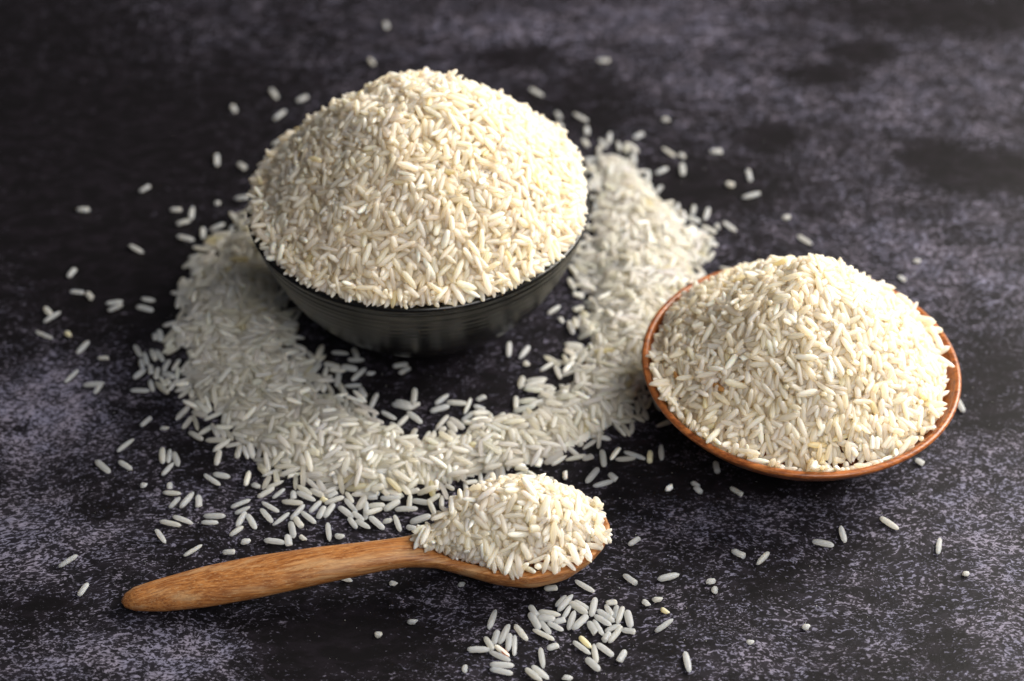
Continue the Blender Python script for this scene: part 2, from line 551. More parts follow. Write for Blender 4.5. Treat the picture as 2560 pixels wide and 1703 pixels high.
SHAPES = [('whole', i) for i in range(10)] + [('broken', 20 + i) for i in range(4)] + [('chip', 30 + i) for i in range(3)]
W_IDS, B_IDS, C_IDS = list(range(10)), [10, 11, 12, 13], [14, 15, 16]
LOW = [grain_shape(k, s, 8, 8) for k, s in SHAPES]


def colours(n, r_, warm=0.0):
    """linear rgb of each grain + share of light let through"""
    base = np.array([0.982, 0.965, 0.92])
    c = base[None] * (1 + r_.normal(-.008, .018, (n, 1)))
    c[:, 2] *= 1 + r_.normal(0, .025, n)
    c = c * np.array([1.0, 1 - .031 * warm, 1 - .100 * warm])  # warmth of light bouncing between heaped grains, put into their colour
    tr = np.clip(r_.normal(.44, .07, n), .2, .6)
    u = r_.random(n)
    ch = u < .05                       # chalky grains
    c[ch] = np.array([0.975, 0.955, 0.90]) * np.array([1, 1 - .02 * warm, 1 - .07 * warm])
    tr[ch] = .12
    ye = (u > .985)
    c[ye] = c[ye] * np.array([.97, .92, .72])
    og = (u > .9995)
    c[og] = np.array([.62, .34, .12])
    return np.concatenate([np.clip(c, 0, .985), tr[:, None]], 1)


# ------------------------------------------------------------------ packing: rigid grains as five-sphere chains, pushed apart and pressed on to what lies below
TS = np.array([-1, -.5, 0, .5, 1.0])
RS = np.array([.66, .95, 1.0, .95, .66])


def pairs_of(P, cell):
    q = np.floor((P - P.min(0)) / cell).astype(np.int64) + 1
    dim = q.max(0) + 2
    key = (q[:, 0] * dim[1] + q[:, 1]) * dim[2] + q[:, 2]
    order = np.argsort(key, kind='stable')
    ks = key[order]
    I, J = [], []
    offs = [(0, 0, 0)] + [(a, b_, c) for a in (-1, 0, 1) for b_ in (-1, 0, 1) for c in (-1, 0, 1) if (a, b_, c) > (0, 0, 0)]
    n = len(P)
    ar = np.arange(n)
    for o in offs:
        dk = (o[0] * dim[1] + o[1]) * dim[2] + o[2]
        lo = np.searchsorted(ks, ks + dk, 'left')
        hi = np.searchsorted(ks, ks + dk, 'right')
        if o == (0, 0, 0):
            lo = np.maximum(lo, ar + 1)
        cnt = np.maximum(hi - lo, 0)
        tot = cnt.sum()
        if tot == 0:
            continue
        i = np.repeat(ar, cnt)
        st = np.repeat(lo, cnt)
        k = np.arange(tot) - np.repeat(np.cumsum(cnt) - cnt, cnt)
        I.append(order[i])
        J.append(order[st + k])
    return np.concatenate(I), np.concatenate(J)


def pack(c, a, L, R, floor, iters=70, press=0.10, pin=None, clampf=None, rebuild=4, slip=None):
    """c centres, a axes, L lengths, R radii (mm). floor(x, y) -> height, normal"""
    n = len(c)
    h = np.maximum(L / 2 - .66 * R, .15)
    rad = (R[:, None] * RS[None]).ravel()
    gi = np.repeat(np.arange(n), 5)
    off = (h[:, None] * TS[None]).ravel()
    inert = (h ** 2 * 0.45 + R ** 2 * .5)[gi]
    c0 = c.copy()
    for it in range(iters):
        if it % rebuild == 0:
            P = c[gi] + a[gi] * off[:, None]
            I, J = pairs_of(P, 2 * R.max() * 1.12)
            k = gi[I] != gi[J]
            I, J = I[k], J[k]
        fade = 1.0 if it < iters * .75 else .35
        hh, nn = floor(c[:, 0], c[:, 1])
        c = c - nn * press * fade
        P = c[gi] + a[gi] * off[:, None]
        D = P[I] - P[J]
        d = np.sqrt((D ** 2).sum(1)) + 1e-9
        ov = rad[I] + rad[J] - d
        m = ov > 0
        i, j = I[m], J[m]
        push = D[m] / d[m][:, None] * (ov[m] * .5)[:, None]
        dc = np.zeros((n, 3))
        dl = np.zeros((n, 3))
        ct = np.zeros(n)
        for idx, s in ((i, 1.0), (j, -1.0)):
            g = gi[idx]
            for ax in range(3):
                dc[:, ax] += np.bincount(g, push[:, ax] * s, n)
                dl[:, ax] += np.bincount(g, push[:, ax] * s * off[idx] / inert[idx], n)
            ct += np.bincount(g, minlength=n)
        q = 1.0 / np.maximum(ct, 1) ** .62
        c = c + dc * q[:, None]
        a = a + dl * (q * .8)[:, None]
        a /= np.linalg.norm(a, axis=1, keepdims=True)
        for rep in range(2):
            P = c[gi] + a[gi] * off[:, None]
            H, NN = floor(P[:, 0], P[:, 1])
            dist = (P[:, 2] - H) * NN[:, 2]
            pen = np.maximum(0, rad * .93 - dist)
            pp = NN * pen[:, None]
            cc = np.bincount(gi, pen > 0, n)
            q = 1.0 / np.maximum(cc, 1)
            for ax in range(3):
                c[:, ax] += np.bincount(gi, pp[:, ax], n) * q
                a[:, ax] += np.bincount(gi, pp[:, ax] * off / inert, n) * q
            a /= np.linalg.norm(a, axis=1, keepdims=True)
        if pin is not None:
            c[:, :2] += (c0[:, :2] - c[:, :2]) * pin[:, None]
        if clampf is not None:
            c = clampf(c)
    return c, a


def frames(a, n_, roll):
    """rotation matrices: x along a, z near n_"""
    y = np.cross(n_, a)
    y /= np.linalg.norm(y, axis=1, keepdims=True) + 1e-9
    z = np.cross(a, y)
    cr, sr = np.cos(roll)[:, None], np.sin(roll)[:, None]
    y2 = y * cr + z * sr
    z2 = -y * sr + z * cr
    return np.stack([a, y2, z2], 2)


def joined(name, c, Rm, L, R, shape, colr, extra=None):
    """ONE mesh of many grains"""
    vs, fs, cs = [], [], []
    off = 0
    for sid in range(len(SHAPES)):
        k = np.where(shape == sid)[0]
        if not len(k):
            continue
        co, fa = LOW[sid]
        sc = np.stack([L[k] / 2, R[k] * 1.10, R[k] * .88], 1)
        v = np.einsum('nij,nvj->nvi', Rm[k], co[None] * sc[:, None, :]) + c[k][:, None, :]
        nv = len(co)
        quad = np.array(fa)
        f = quad[None] + (off + np.arange(len(k)) * nv)[:, None, None]
        vs.append(v.reshape(-1, 3))
        fs.append(f.reshape(-1, 4))
        cs.append(np.repeat(colr[k], nv, 0))
        off += len(k) * nv
    V, F, Cc = np.concatenate(vs) * MM, np.concatenate(fs), np.concatenate(cs)
    tri = F[:, 2] == F[:, 3]
    if extra is not None:
        ev, ef, ecol = extra
        F2 = ef + len(V)
        V = np.concatenate([V, ev * MM])
        F = np.concatenate([F, F2])
        tri = np.concatenate([tri, np.zeros(len(F2), bool)])
        Cc = np.concatenate([Cc, np.tile(ecol, (len(ev), 1))])
    cnt = np.where(tri, 3, 4)
    keep = np.ones(F.shape, bool)
    keep[tri, 3] = False
    me = bpy.data.meshes.new(name)
    me.vertices.add(len(V))
    me.vertices.foreach_set('co', V.ravel())
    lv = F[keep].astype(np.int32)
    me.loops.add(len(lv))
    me.loops.foreach_set('vertex_index', lv)
    me.polygons.add(len(F))
    me.polygons.foreach_set('loop_start', (np.cumsum(cnt) - cnt).astype(np.int32))
    me.update(calc_edges=True)
    me.polygons.foreach_set('use_smooth', np.ones(len(F), bool))
    ca = me.attributes.new('grain_colour', 'FLOAT_COLOR', 'POINT')
    ca.data.foreach_set('color', Cc.astype(np.float32).ravel())
    return me


def pick(n, r_, broken=.30, chip=.06):
    u = r_.random(n)
    sh = r_.choice(W_IDS, n)
    sh = np.where(u < broken, r_.choice(B_IDS, n), sh)
    sh = np.where(u < chip, r_.choice(C_IDS, n), sh)
    L = r_.normal(6.9, .7, n)
    L = np.where(u < broken, r_.uniform(3.2, 5.2, n), L)
    L = np.where(u < chip, r_.uniform(1.9, 2.6, n), L)
    R = np.clip(r_.normal(.875, .09, n), .68, 1.08)
    return sh, np.clip(L, 1.9, 8.0), R


def numnormal(fn):
    def g(x, y):
        e = .35
        h = fn(x, y)
        hx = (fn(x + e, y) - fn(x - e, y)) / (2 * e)
        hy = (fn(x, y + e) - fn(x, y - e)) / (2 * e)
        nn = np.stack([-hx, -hy, np.ones_like(h)], 1)
        nn /= np.linalg.norm(nn, axis=1, keepdims=True)
        return h, nn
    return g


def seed_axes(n, nn, r_, lift=.30, down=None):
    """random axes mostly lying in the surface with normal nn"""
    t = r_.normal(0, 1, (n, 3))
    if down is not None:
        t += down
    t -= nn * (t * nn).sum(1, keepdims=True)
    t /= np.linalg.norm(t, axis=1, keepdims=True)
    t += nn * r_.normal(0, lift, (n, 1))
    return t / np.linalg.norm(t, axis=1, keepdims=True)


def heap_core(fn, cx, cy, rx, ry, drop, n=64, inside=None):
    """packed body of the heap below the loose top layers, as (verts mm, quads)"""
    g = np.linspace(0, 1, 22)
    an = np.linspace(0, 2 * math.pi, 65)[:-1]
    x = cx + rx * np.outer(g, np.cos(an))
    y = cy + ry * np.outer(g, np.sin(an))
    z = fn(x.ravel(), y.ravel()) - drop
    ev = np.stack([x.ravel(), y.ravel(), z], 1)
    idx = np.arange(22 * 64).reshape(22, 64)
    nx = np.roll(idx, -1, 1)
    ef = np.stack([idx[:-1], idx[1:], nx[1:], nx[:-1]], -1).reshape(-1, 4)
    return ev, ef


def make_heap(name, fn, seeds, count, r_, lift=.3, layers=3.0, warm=0., clampf=None, iters=70, core=None, downf=.5):
    xy = seeds(count)
    fl = numnormal(fn)
    h, nn = fl(xy[:, 0], xy[:, 1])
    lay = r_.random(count) * layers
    c = np.stack([xy[:, 0], xy[:, 1], h], 1) + nn * (0.9 + lay * 1.75)[:, None]
    down = np.stack([nn[:, 0], nn[:, 1], -np.hypot(nn[:, 0], nn[:, 1]) ** 2], 1) * downf * 2 * np.sign(r_.random((count, 1)) - .0)
    a = seed_axes(count, nn, r_, lift, down)
    sh, L, R = pick(count, r_)
    c, a = pack(c, a, L, R * .93, fl, iters=iters, clampf=clampf)
    h, nn = fl(c[:, 0], c[:, 1])
    Rm = frames(a, nn, r_.normal(0, .5, count))
    col = colours(count, r_, warm)
    return c, a, Rm, L, R, sh, col


CORE_COL = np.array([0.93, 0.87, 0.75, 0.30])

# ---- heap in the black bowl
def H_black(x, y):
    dx, dy = x - BB[0] - 2.5, y - BB[1] - 1.0
    r = np.hypot(dx, dy)
    th = np.arctan2(dy, dx)
    rr = 56.5 * (1 + .012 * np.sin(3 * th + 1) + .01 * np.sin(5 * th))
    q = np.clip(r / rr, 0, 1.15)
    z = 46.5 + 41.5 * (1 - q ** 1.70)
    z = z + (1.7 * np.sin(x * .15 + 1) * np.cos(y * .13) + .9 * np.sin(x * .31 + y * .22)) * np.clip(1.4 - 1.4 * q, 0, 1)
    r0 = np.hypot(x - BB[0], y - BB[1])
    return np.maximum(z, np.where(r0 > 54.3, 49.2, 40.0))


def disk_seeds(cx, cy, R0, fn, r_):
    def f(n):
        out = []
        while sum(map(len, out)) < n:
            u = r_.uniform(-1, 1, (n * 2, 2)) * R0
            u = u[np.hypot(u[:, 0], u[:, 1]) < R0] + np.array([cx, cy])
            e = .5
            sx = (fn(u[:, 0] + e, u[:, 1]) - fn(u[:, 0] - e, u[:, 1]))
            sy = (fn(u[:, 0], u[:, 1] + e) - fn(u[:, 0], u[:, 1] - e))
            wgt = np.sqrt(1 + sx ** 2 + sy ** 2)
            u = u[r_.random(len(u)) < wgt / 2.2]
            out.append(u)
        return np.concatenate(out)[:n]
    return f


def clamp_disk(cx, cy, R0):
    def f(c):
        d = c[:, :2] - np.array([cx, cy])
        r = np.hypot(d[:, 0], d[:, 1])
        k = r > R0
        c[k, :2] = np.array([cx, cy]) + d[k] / r[k][:, None] * R0
        return c
    return f


r_ = np.random.default_rng(101)
c, a, Rm, L, R, sh, col = make_heap('rice_heap', H_black, disk_seeds(BB[0], BB[1], 55.6, H_black, r_), 4200, r_, warm=1.5,
                                    clampf=clamp_disk(BB[0], BB[1], 56.2), lift=.85)
ev, ef = heap_core(H_black, BB[0], BB[1], 52, 52, .4)
me = joined('rice_in_black_bowl', c, Rm, L, R, sh, col, (ev, ef, CORE_COL))
tag(link('rice_heap', me, M_RICE), 'tall steep mound of cream rice rising from the black bowl', 'rice', kind='stuff')

# ---- heap in the wooden bowl
_inr = np.array(IN_W)


def H_wood(x, y):
    r0 = np.hypot(x - WB[0], y - WB[1])
    wall = np.interp(r0, _inr[:, 0], _inr[:, 1])
    wall = np.where(r0 > 48.9, 25.8, wall)
    dx, dy = x - WB[0] + 0.4, y - WB[1] - 1.6
    r = np.hypot(dx, dy)
    q = r / 45.6
    z = 22.0 + 36.5 * (1 - np.clip(q, 0, 1.4) ** 1.42)
    z = z + (1.4 * np.sin(x * .18) * np.cos(y * .16 + 1) + .8 * np.sin(x * .33 - y * .25)) * np.clip(1.4 - 1.4 * q, 0, 1)
    return np.maximum(z, wall)


def clamp_wood(c):
    d = c[:, :2] - WB
    r = np.hypot(d[:, 0], d[:, 1])
    th = np.arctan2(d[:, 1], d[:, 0])
    lim = 47.9 - 2.2 * np.exp(-((th - 2.45) / .5) ** 2) - 2.0 * np.exp(-((th + .35) / .55) ** 2)
    k = r > lim
    c[k, :2] = WB + d[k] / r[k][:, None] * lim[k][:, None]
    return c


r_ = np.random.default_rng(202)
c, a, Rm, L, R, sh, col = make_heap('rice_heap', H_wood, disk_seeds(WB[0] - 1.6, WB[1] + 1.3, 46.2, H_wood, r_), 2900, r_, warm=1.35,
                                    clampf=clamp_wood, lift=.85)
ev, ef = heap_core(H_wood, WB[0] - 1.0, WB[1] + .6, 38.5, 38.5, .5)
me = joined('rice_in_wooden_bowl', c, Rm, L, R, sh, col, (ev, ef, CORE_COL))
tag(link('rice_heap', me, M_RICE), 'rounded mound of white rice filling the shallow wooden bowl', 'rice', kind='stuff')


# ------------------------------------------------------------------ hand-surveyed loose grains
# each block: origin x, y and scale of the survey sheet, then x1, y1, x2, y2, kind (w whole, b broken, c chip), lift layer, colour note
SURVEY = [
 (1150, 1450, .25456, """350 295 282 480 w|77 668 290 695 w|262 555 308 690 w|375 495 325 630 w|480 440 388 625 w|490 525 470 698 w|540 542 532 740 w|540 442 662 592 w
350 635 475 755 w 1 husk|295 690 485 800 w 2|295 830 528 842 w|297 872 515 918 w|645 870 805 995 w|710 845 870 970 w|790 668 820 862 w|685 250 755 352 b|680 325 782 482 w
775 310 985 345 w 2|775 365 925 395 w|790 400 885 530 w 1|870 410 1008 500 w 1|925 405 1035 400 b|718 485 925 585 w|860 675 955 640 b|930 240 1060 170 w|940 300 1128 150 w 2
990 350 1110 270 w|1075 215 1248 335 w 2|1120 210 1268 275 w|1125 305 1065 488 w|1245 345 1112 488 w|1330 178 1290 358 w|1440 235 1525 205 b 2|1395 255 1530 340 w 1|1530 255 1525 370 w
1345 300 1520 405 w|1325 350 1485 445 w|1575 258 1568 430 w|1640 300 1678 468 w|1260 410 1330 520 b|1310 390 1410 540 w|1425 490 1575 445 w 1|1575 450 1475 620 w 2|1470 515 1415 590 b|1590 480 1710 515 b
1115 605 1280 725 w|1180 562 1285 660 w 1 yellow|1310 632 1345 812 w|1345 625 1505 745 w|1240 770 1370 890 w|1625 690 1565 795 b|1130 5 1320 115 w|830 85 945 75 b|-15 45 42 40 c|50 830 45 905 c|1005 955 1100 965 c
1795 195 1860 250 c|1890 190 1985 188 c|1975 275 2050 325 c 0 yellow|1920 505 2090 385 w|2210 705 2255 905 w"""),
 (1450, 1120, .2551, """435 35 640 105 w|690 20 680 135 b 0 yellow|795 -30 800 115 w|180 195 60 340 w|130 375 325 320 w|285 250 355 310 b|215 20 235 180 w|1325 135 1345 230 b|835 415 915 365 c 0 chalky
1095 330 1165 370 c|1120 380 1195 440 c|1475 385 1590 455 b|480 950 570 885 b|425 1240 545 1325 b|765 1290 970 1240 w|1490 1005 1605 1060 b|1850 1020 1735 1140 w|1240 1310 1320 1305 c|1320 1355 1322 1425 c"""),
 (1900, 1000, .4484, """870 330 910 355 b|1085 -20 1135 65 w|672 655 772 720 w|450 703 475 793 w|293 788 410 812 w|1003 770 993 857 w|240 1265 275 1265 c|1135 967 1162 968 c"""),
 (0, 450, .5102, """685 55 728 30 b|378 145 432 145 b|835 145 885 145 b|945 125 935 200 w|870 215 925 200 w|870 275 950 295 w|635 320 700 355 w|335 475 362 440 b|350 545 405 550 w|425 550 450 580 b
520 605 600 595 w 1|530 640 600 610 w|697 580 755 590 w|670 620 750 640 w|220 625 250 660 w|215 695 295 645 w 1|175 740 258 775 w|320 740 345 765 c 0 yellow|378 850 435 790 w|480 872 528 870 b|318 990 382 930 w
415 990 505 1010 w 1|475 1045 480 1005 b|690 1205 735 1168 b|785 1215 825 1215 c|575 1330 655 1270 w|470 1375 538 1435 w|582 1378 645 1418 w|690 1495 718 1495 c|795 1315 798 1390 w|835 1320 822 1385 w|845 1335 880 1400 w
795 1445 850 1385 w|830 1480 832 1515 c|800 1530 885 1535 w|640 1030 730 1032 w|660 810 690 865 w|688 880 700 925 w|705 845 722 905 w|740 830 762 885 w|765 835 802 890 w|830 885 800 940 w|705 925 662 975 w|735 900 742 950 b|772 920 765 975 w|790 955 865 960 w|745 765 775 770 b|775 735 790 790 w|735 980 750 1035 w|935 375 980 370 w"""),
 (300, 0, .3955, """710 665 725 700 b|945 550 1005 635 w|1115 640 1180 610 b|975 755 1045 700 w|965 915 1025 885 b|613 970 613 1050 w|745 1030 795 1065 b|602 1285 628 1285 c|725 1255 830 1245 w
700 1340 740 1400 w|570 1455 660 1415 w|715 1430 685 1500 w|525 1440 525 1510 w|1675 140 1690 175 b|1575 370 1600 400 b"""),
 (1280, 100, .3443, """130 350 228 405 w|320 520 352 565 b|445 530 555 590 w|545 625 545 685 b|515 715 550 770 b|320 605 360 630 b|620 150 700 150 b|1095 570 1135 580 c|885 710 945 680 b|1095 780 1190 845 w|1215 825 1250 850 c
1235 890 1240 990 w|1440 810 1520 810 b|1710 925 1735 1035 w|1555 1040 1610 1055 b|1670 1145 1805 1110 w|1045 1110 1080 1065 b|955 1030 1020 950 w|1045 970 1130 930 w|1970 1290 2015 1285 c|1535 1320 1625 1385 w
1485 1335 1500 1370 c|640 720 680 780 w|715 665 700 760 w|770 740 785 800 w|690 850 800 855 w|640 820 620 930 w|890 790 885 930 w|530 870 600 870 w|1080 1180 1180 1225 w|1210 1190 1190 1240 w|1325 1200 1310 1270 w
1430 1215 1400 1310 w|1260 1300 1370 1310 w|1380 1350 1480 1400 w|1420 1490 1490 1500 w|1380 1420 1460 1450 w"""),
 (700, 820, .3394, """1690 100 1685 215 w|1835 135 1765 225 w|1800 250 1830 275 c|850 280 925 268 w 1|880 335 945 295 b|640 335 695 335 c|530 385 630 295 w|985 445 990 555 w|820 565 975 590 w 1|850 545 970 560 w|940 620 1045 700 w
1145 560 1240 490 w|1230 545 1375 560 w|1110 615 1245 575 w|1450 530 1505 505 b|1430 570 1505 600 b|750 615 855 670 w|345 245 420 310 w|450 300 570 295 w|205 335 315 270 w|500 235 620 235 w|380 180 505 190 w
550 150 560 220 w|440 325 410 430 w|475 425 600 420 w|600 440 620 510 w|725 480 660 590 w|715 615 670 710 w|1405 615 1360 690 w"""),
 (350, 1180, .3182, """235 275 310 200 w|320 280 420 160 w|460 175 462 275 b|155 385 320 420 w|260 350 415 405 w 1|500 345 670 345 w|495 395 600 395 w|125 450 200 555 w|345 655 485 570 w|715 275 865 215 w 1|755 320 855 275 w
830 315 760 425 w|840 335 915 445 w|710 495 805 430 w|790 550 865 540 c|650 630 740 625 b|505 20 630 100 w|575 15 705 40 w|930 200 1050 120 w|1045 200 1135 130 w|885 95 935 115 c|1205 150 1205 205 b|1240 150 1370 230 w
1330 150 1455 180 w|960 235 1090 310 w|950 290 1040 395 w|1045 415 1170 320 w|1200 375 1275 250 w|1205 360 1275 420 b 1|1265 310 1380 400 w|1180 390 1210 515 w|975 540 1140 555 w|1165 495 1165 575 b|1258 495 1300 530 c
1335 315 1420 230 w|1430 200 1460 230 c 0 yellow|1400 365 1450 270 w|1450 355 1525 250 w 1|1450 240 1605 205 w|1470 165 1540 190 b|1575 250 1740 275 w|1550 285 1685 345 w|1800 235 1750 370 w|1770 350 1905 280 w 1
1650 370 1690 430 w|1680 415 1820 410 w|1685 320 1745 380 w|1815 345 1905 455 w|1910 390 1978 375 c|2000 340 2045 465 w|1475 400 1490 540 w|1535 500 1598 505 c|1790 195 1860 200 b|1920 300 2040 225 w|2005 295 2180 290 w
2135 235 2290 240 w|2125 400 2285 345 w|2095 430 2165 445 b|1815 260 1900 270 w|1890 205 2050 205 w"""),
 (0, 0, 1.0, """1995 589 2029 610 w|2286 651 2299 654 c|2248 690 2262 700 b|1370 785 1400 765 w|1398 792 1408 806 c|836 1436 880 1452 w|975 1456 991 1460 c|1020 1553 1042 1553 c|938 1586 953 1586 c|198 1488 219 1459 w|147 1417 193 1388 w|1870 1604 1882 1604 c"""),
]

hand = []
for ox, oy, sc, txt in SURVEY:
    for ent in txt.replace('\n', '|').split('|'):
        q = ent.split()
        if len(q) < 5:
            continue
        x1, y1, x2, y2 = [float(v) for v in q[:4]]
        p1 = (ox + x1 * sc, oy + y1 * sc)
        p2 = (ox + x2 * sc, oy + y2 * sc)
        lay = int(q[5]) if len(q) > 5 else 0
        note = q[6] if len(q) > 6 else ''
        A, B = at_full(*p1, .0009) * 1000, at_full(*p2, .0009) * 1000
        l = np.linalg.norm(B - A)
        lo, hi = {'w': (5.4, 7.9), 'b': (3.2, 5.0), 'c': (1.9, 2.8)}[q[4]]
        hand.append(dict(c=(A + B) / 2, a=(B - A) / l, L=min(max(l + .25, lo), hi), kind=q[4], lay=lay, note=note,
                         px=((p1[0] + p2[0]) / 2 / K, (p1[1] + p2[1]) / 2 / K), d=(p2[0] - p1[0], p2[1] - p1[1])))

# ---- the ring of spilled rice: ridge line (survey px), half width and height in mm
RIDGE = [(1402, 375, 5, .5), (1422, 420, 10, 2), (1455, 485, 16, 5), (1480, 570, 23, 8), (1480, 640, 22, 9), (1450, 730, 18, 7), (1420, 810, 15, 5), (1405, 890, 15.5, 4.5), (1330, 965, 16, 4.5),
         (1200, 1020, 15.5, 4.5), (1060, 1055, 14.5, 4.5), (920, 1072, 16, 4.5), (780, 1042, 19, 5), (660, 978, 21, 5.5), (572, 885, 21.5, 6.5), (535, 780, 21.5, 7), (535, 690, 20.5, 7), (560, 610, 17, 5), (590, 545, 11, 3)]
_rp = np.array([[*(at(x, y)[:2] * 1000), hw, hz] for x, y, hw, hz in RIDGE])
_rr = []
for i in range(len(_rp) - 1):
    for t in np.linspace(0, 1, 14, endpoint=False):
        _rr.append(_rp[i] * (1 - t) + _rp[i + 1] * t)
_rr = np.array(_rr + [_rp[-1]])
GX = np.arange(-125, 95, .8)
GY = np.arange(-105, 160, .8)
_gx, _gy = np.meshgrid(GX, GY)
_g = np.zeros_like(_gx)
_edge = np.full(_gx.shape, 99.0)
for x, y, hw, hz in _rr:
    d = np.hypot(_gx - x, _gy - y)
    _g = np.maximum(_g, .62 * hz * np.clip(1 - (d / (hw * .80)) ** 2, 0, 1))
    _edge = np.minimum(_edge, d - hw)
_g = _g * (1 + .22 * np.sin(_gx * .21 + 1.3 * np.sin(_gy * .1)) * np.cos(_gy * .19))
for _ in range(4):
    _g = (_g + np.roll(_g, 1, 0) + np.roll(_g, -1, 0) + np.roll(_g, 1, 1) + np.roll(_g, -1, 1)) / 5
for x, y, RR in ((BB[0], BB[1], 33), (WB[0], WB[1], 34)):       # nothing under the bowls' feet
    d = np.hypot(_gx - x, _gy - y)
    _g *= np.clip((d - RR) / 8, 0, 1)


def grid(arr, x, y):
    fx = np.clip((x - GX[0]) / .8, 0, len(GX) - 1.001)
    fy = np.clip((y - GY[0]) / .8, 0, len(GY) - 1.001)
    i, j = fx.astype(int), fy.astype(int)
    u, v = fx - i, fy - j
    return arr[j, i] * (1 - u) * (1 - v) + arr[j, i + 1] * u * (1 - v) + arr[j + 1, i] * (1 - u) * v + arr[j + 1, i + 1] * u * v


def H_ring(x, y):
    return grid(_g, x, y)


def in_spoon(x, y, pad=0.0):
    d = np.stack([x, y], -1) - SP_O
    s = d @ SP_U
    t = d @ SP_V
    return (s > 0) & (s < 149) & (np.abs(t - sp(LT, s)) < sp(W_, s) + pad)


r_ = np.random.default_rng(303)
NR = 20700
sx, sy = r_.uniform(-120, 92, NR * 3), r_.uniform(-100, 155, NR * 3)
e = grid(_edge, sx, sy)
wob = 3.0 * np.sin(sx * .35 + 2 * np.sin(sy * .22)) + 2.6 * np.sin(sy * .31 + sx * .12) + 1.8 * np.sin(sx * .8 + 1) * np.sin(sy * .75)
e = e + wob
prob = np.interp(e, [-11, -5, 0, 4, 8], [1.0, .58, .28, .12, 0])
k = r_.random(len(sx)) < prob * .17
k &= np.hypot(sx - BB[0], sy - BB[1]) > 33
k &= np.hypot(sx - WB[0], sy - WB[1]) > 36
k &= ~in_spoon(sx, sy, -1.5)
# keep clear of places surveyed grain by grain
hc = np.array([g['c'][:2] for g in hand])
for i0 in range(0, len(sx), 4000):
    dd = np.hypot(sx[i0:i0 + 4000, None] - hc[None, :, 0], sy[i0:i0 + 4000, None] - hc[None, :, 1]).min(1)
    k[i0:i0 + 4000] &= (dd > 2.7) | (e[i0:i0 + 4000] < -6)
rx, ry, re = sx[k], sy[k], e[k]
nr = len(rx)
print('ring grains', nr, 'hand', len(hand))
fl = numnormal(H_ring)
h, nn = fl(rx, ry)
lay = r_.random(nr) * np.where(re < -5, 2.6, .7)
c = np.stack([rx, ry, h], 1) + nn * (1.0 + lay * 1.7)[:, None]
a = seed_axes(nr, nn, r_, .22)
sh, L, R = pick(nr, r_, .24, .05)
nh = len(hand)
hsh = np.array([{'w': r_.choice(W_IDS), 'b': r_.choice(B_IDS), 'c': r_.choice(C_IDS)}[g['kind']] for g in hand])
hc3 = np.array([[g['c'][0], g['c'][1], H_ring(np.array([g['c'][0]]), np.array([g['c'][1]]))[0] + 1.0 + g['lay'] * 1.7] for g in hand])
ha = np.array([g['a'] for g in hand])
hL = np.array([g['L'] for g in hand])
hR = np.clip(r_.normal(.90, .07, nh), .76, 1.05)
hR = np.where(np.array([g['kind'] == 'c' for g in hand]), hR * .95, hR)
pin = np.concatenate([np.full(nh, .6), np.zeros(nr)])
_ob, _ow = np.array(OUT_B), np.array(OUT_W)


def clamp_ring(c):
    for (cx, cy), prof in ((BB, _ob), (WB, _ow)):
        rr = np.interp(c[:, 2] + .5, prof[:, 1], prof[:, 0]) + 1.2
        d = c[:, :2] - np.array([cx, cy])
        r = np.hypot(d[:, 0], d[:, 1]) + 1e-6
        k = r < rr
        k &= c[:, 2] < 20
        c[k, :2] = np.array([cx, cy]) + d[k] / r[k][:, None] * rr[k][:, None]
    return c


c, a = pack(np.concatenate([hc3, c]), np.concatenate([ha, a]), np.concatenate([hL, L]), np.concatenate([hR, R]), fl, iters=80, pin=pin, clampf=clamp_ring)
h, nn = fl(c[:, 0], c[:, 1])
Rm = frames(a, nn, np.concatenate([r_.normal(0, .25, nh), r_.normal(0, .45, nr)]))
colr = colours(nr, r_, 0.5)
colr[:, :3] *= .89  # same rice as the heaps; its dimmer light is painted into the colour
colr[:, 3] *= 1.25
ev = np.stack([_gx.ravel(), _gy.ravel(), _g.ravel() - .35], 1)
gi_ = np.arange(_gx.size).reshape(_gx.shape)
qf = np.stack([gi_[:-1, :-1], gi_[:-1, 1:], gi_[1:, 1:], gi_[1:, :-1]], -1).reshape(-1, 4)
qf = qf[(ev[qf][:, :, 2] > .35).all(1)]
us, inv = np.unique(qf, return_inverse=True)
core = (ev[us], inv.reshape(qf.shape), np.array([0.90, 0.87, 0.80, 0.30]))
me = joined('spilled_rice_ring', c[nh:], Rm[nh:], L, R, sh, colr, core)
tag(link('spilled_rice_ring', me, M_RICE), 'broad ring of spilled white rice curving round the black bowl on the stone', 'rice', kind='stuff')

HAND = dict(c=c[:nh], Rm=Rm[:nh], L=hL, R=hR, sh=hsh)

# ------------------------------------------------------------------ rice on the spoon
def loc_sp(x, y):
    d = np.stack([x - SP_O[0], y - SP_O[1]], -1)
    return d @ SP_U, d @ SP_V


def H_spoon(x, y):
    s, t = loc_sp(x, y)
    top = spoon_top(np.clip(s, 0, 148), t)
    ds = s - 119
    q = np.sqrt((ds / np.where(ds < 0, 28.0, 26.0)) ** 2 + ((t - 2.6) / 14.8) ** 2)
    heap = 12.5 + 17.0 * (1 - np.clip(q, 0, 2) ** 1.75)
    return np.maximum(top, heap)


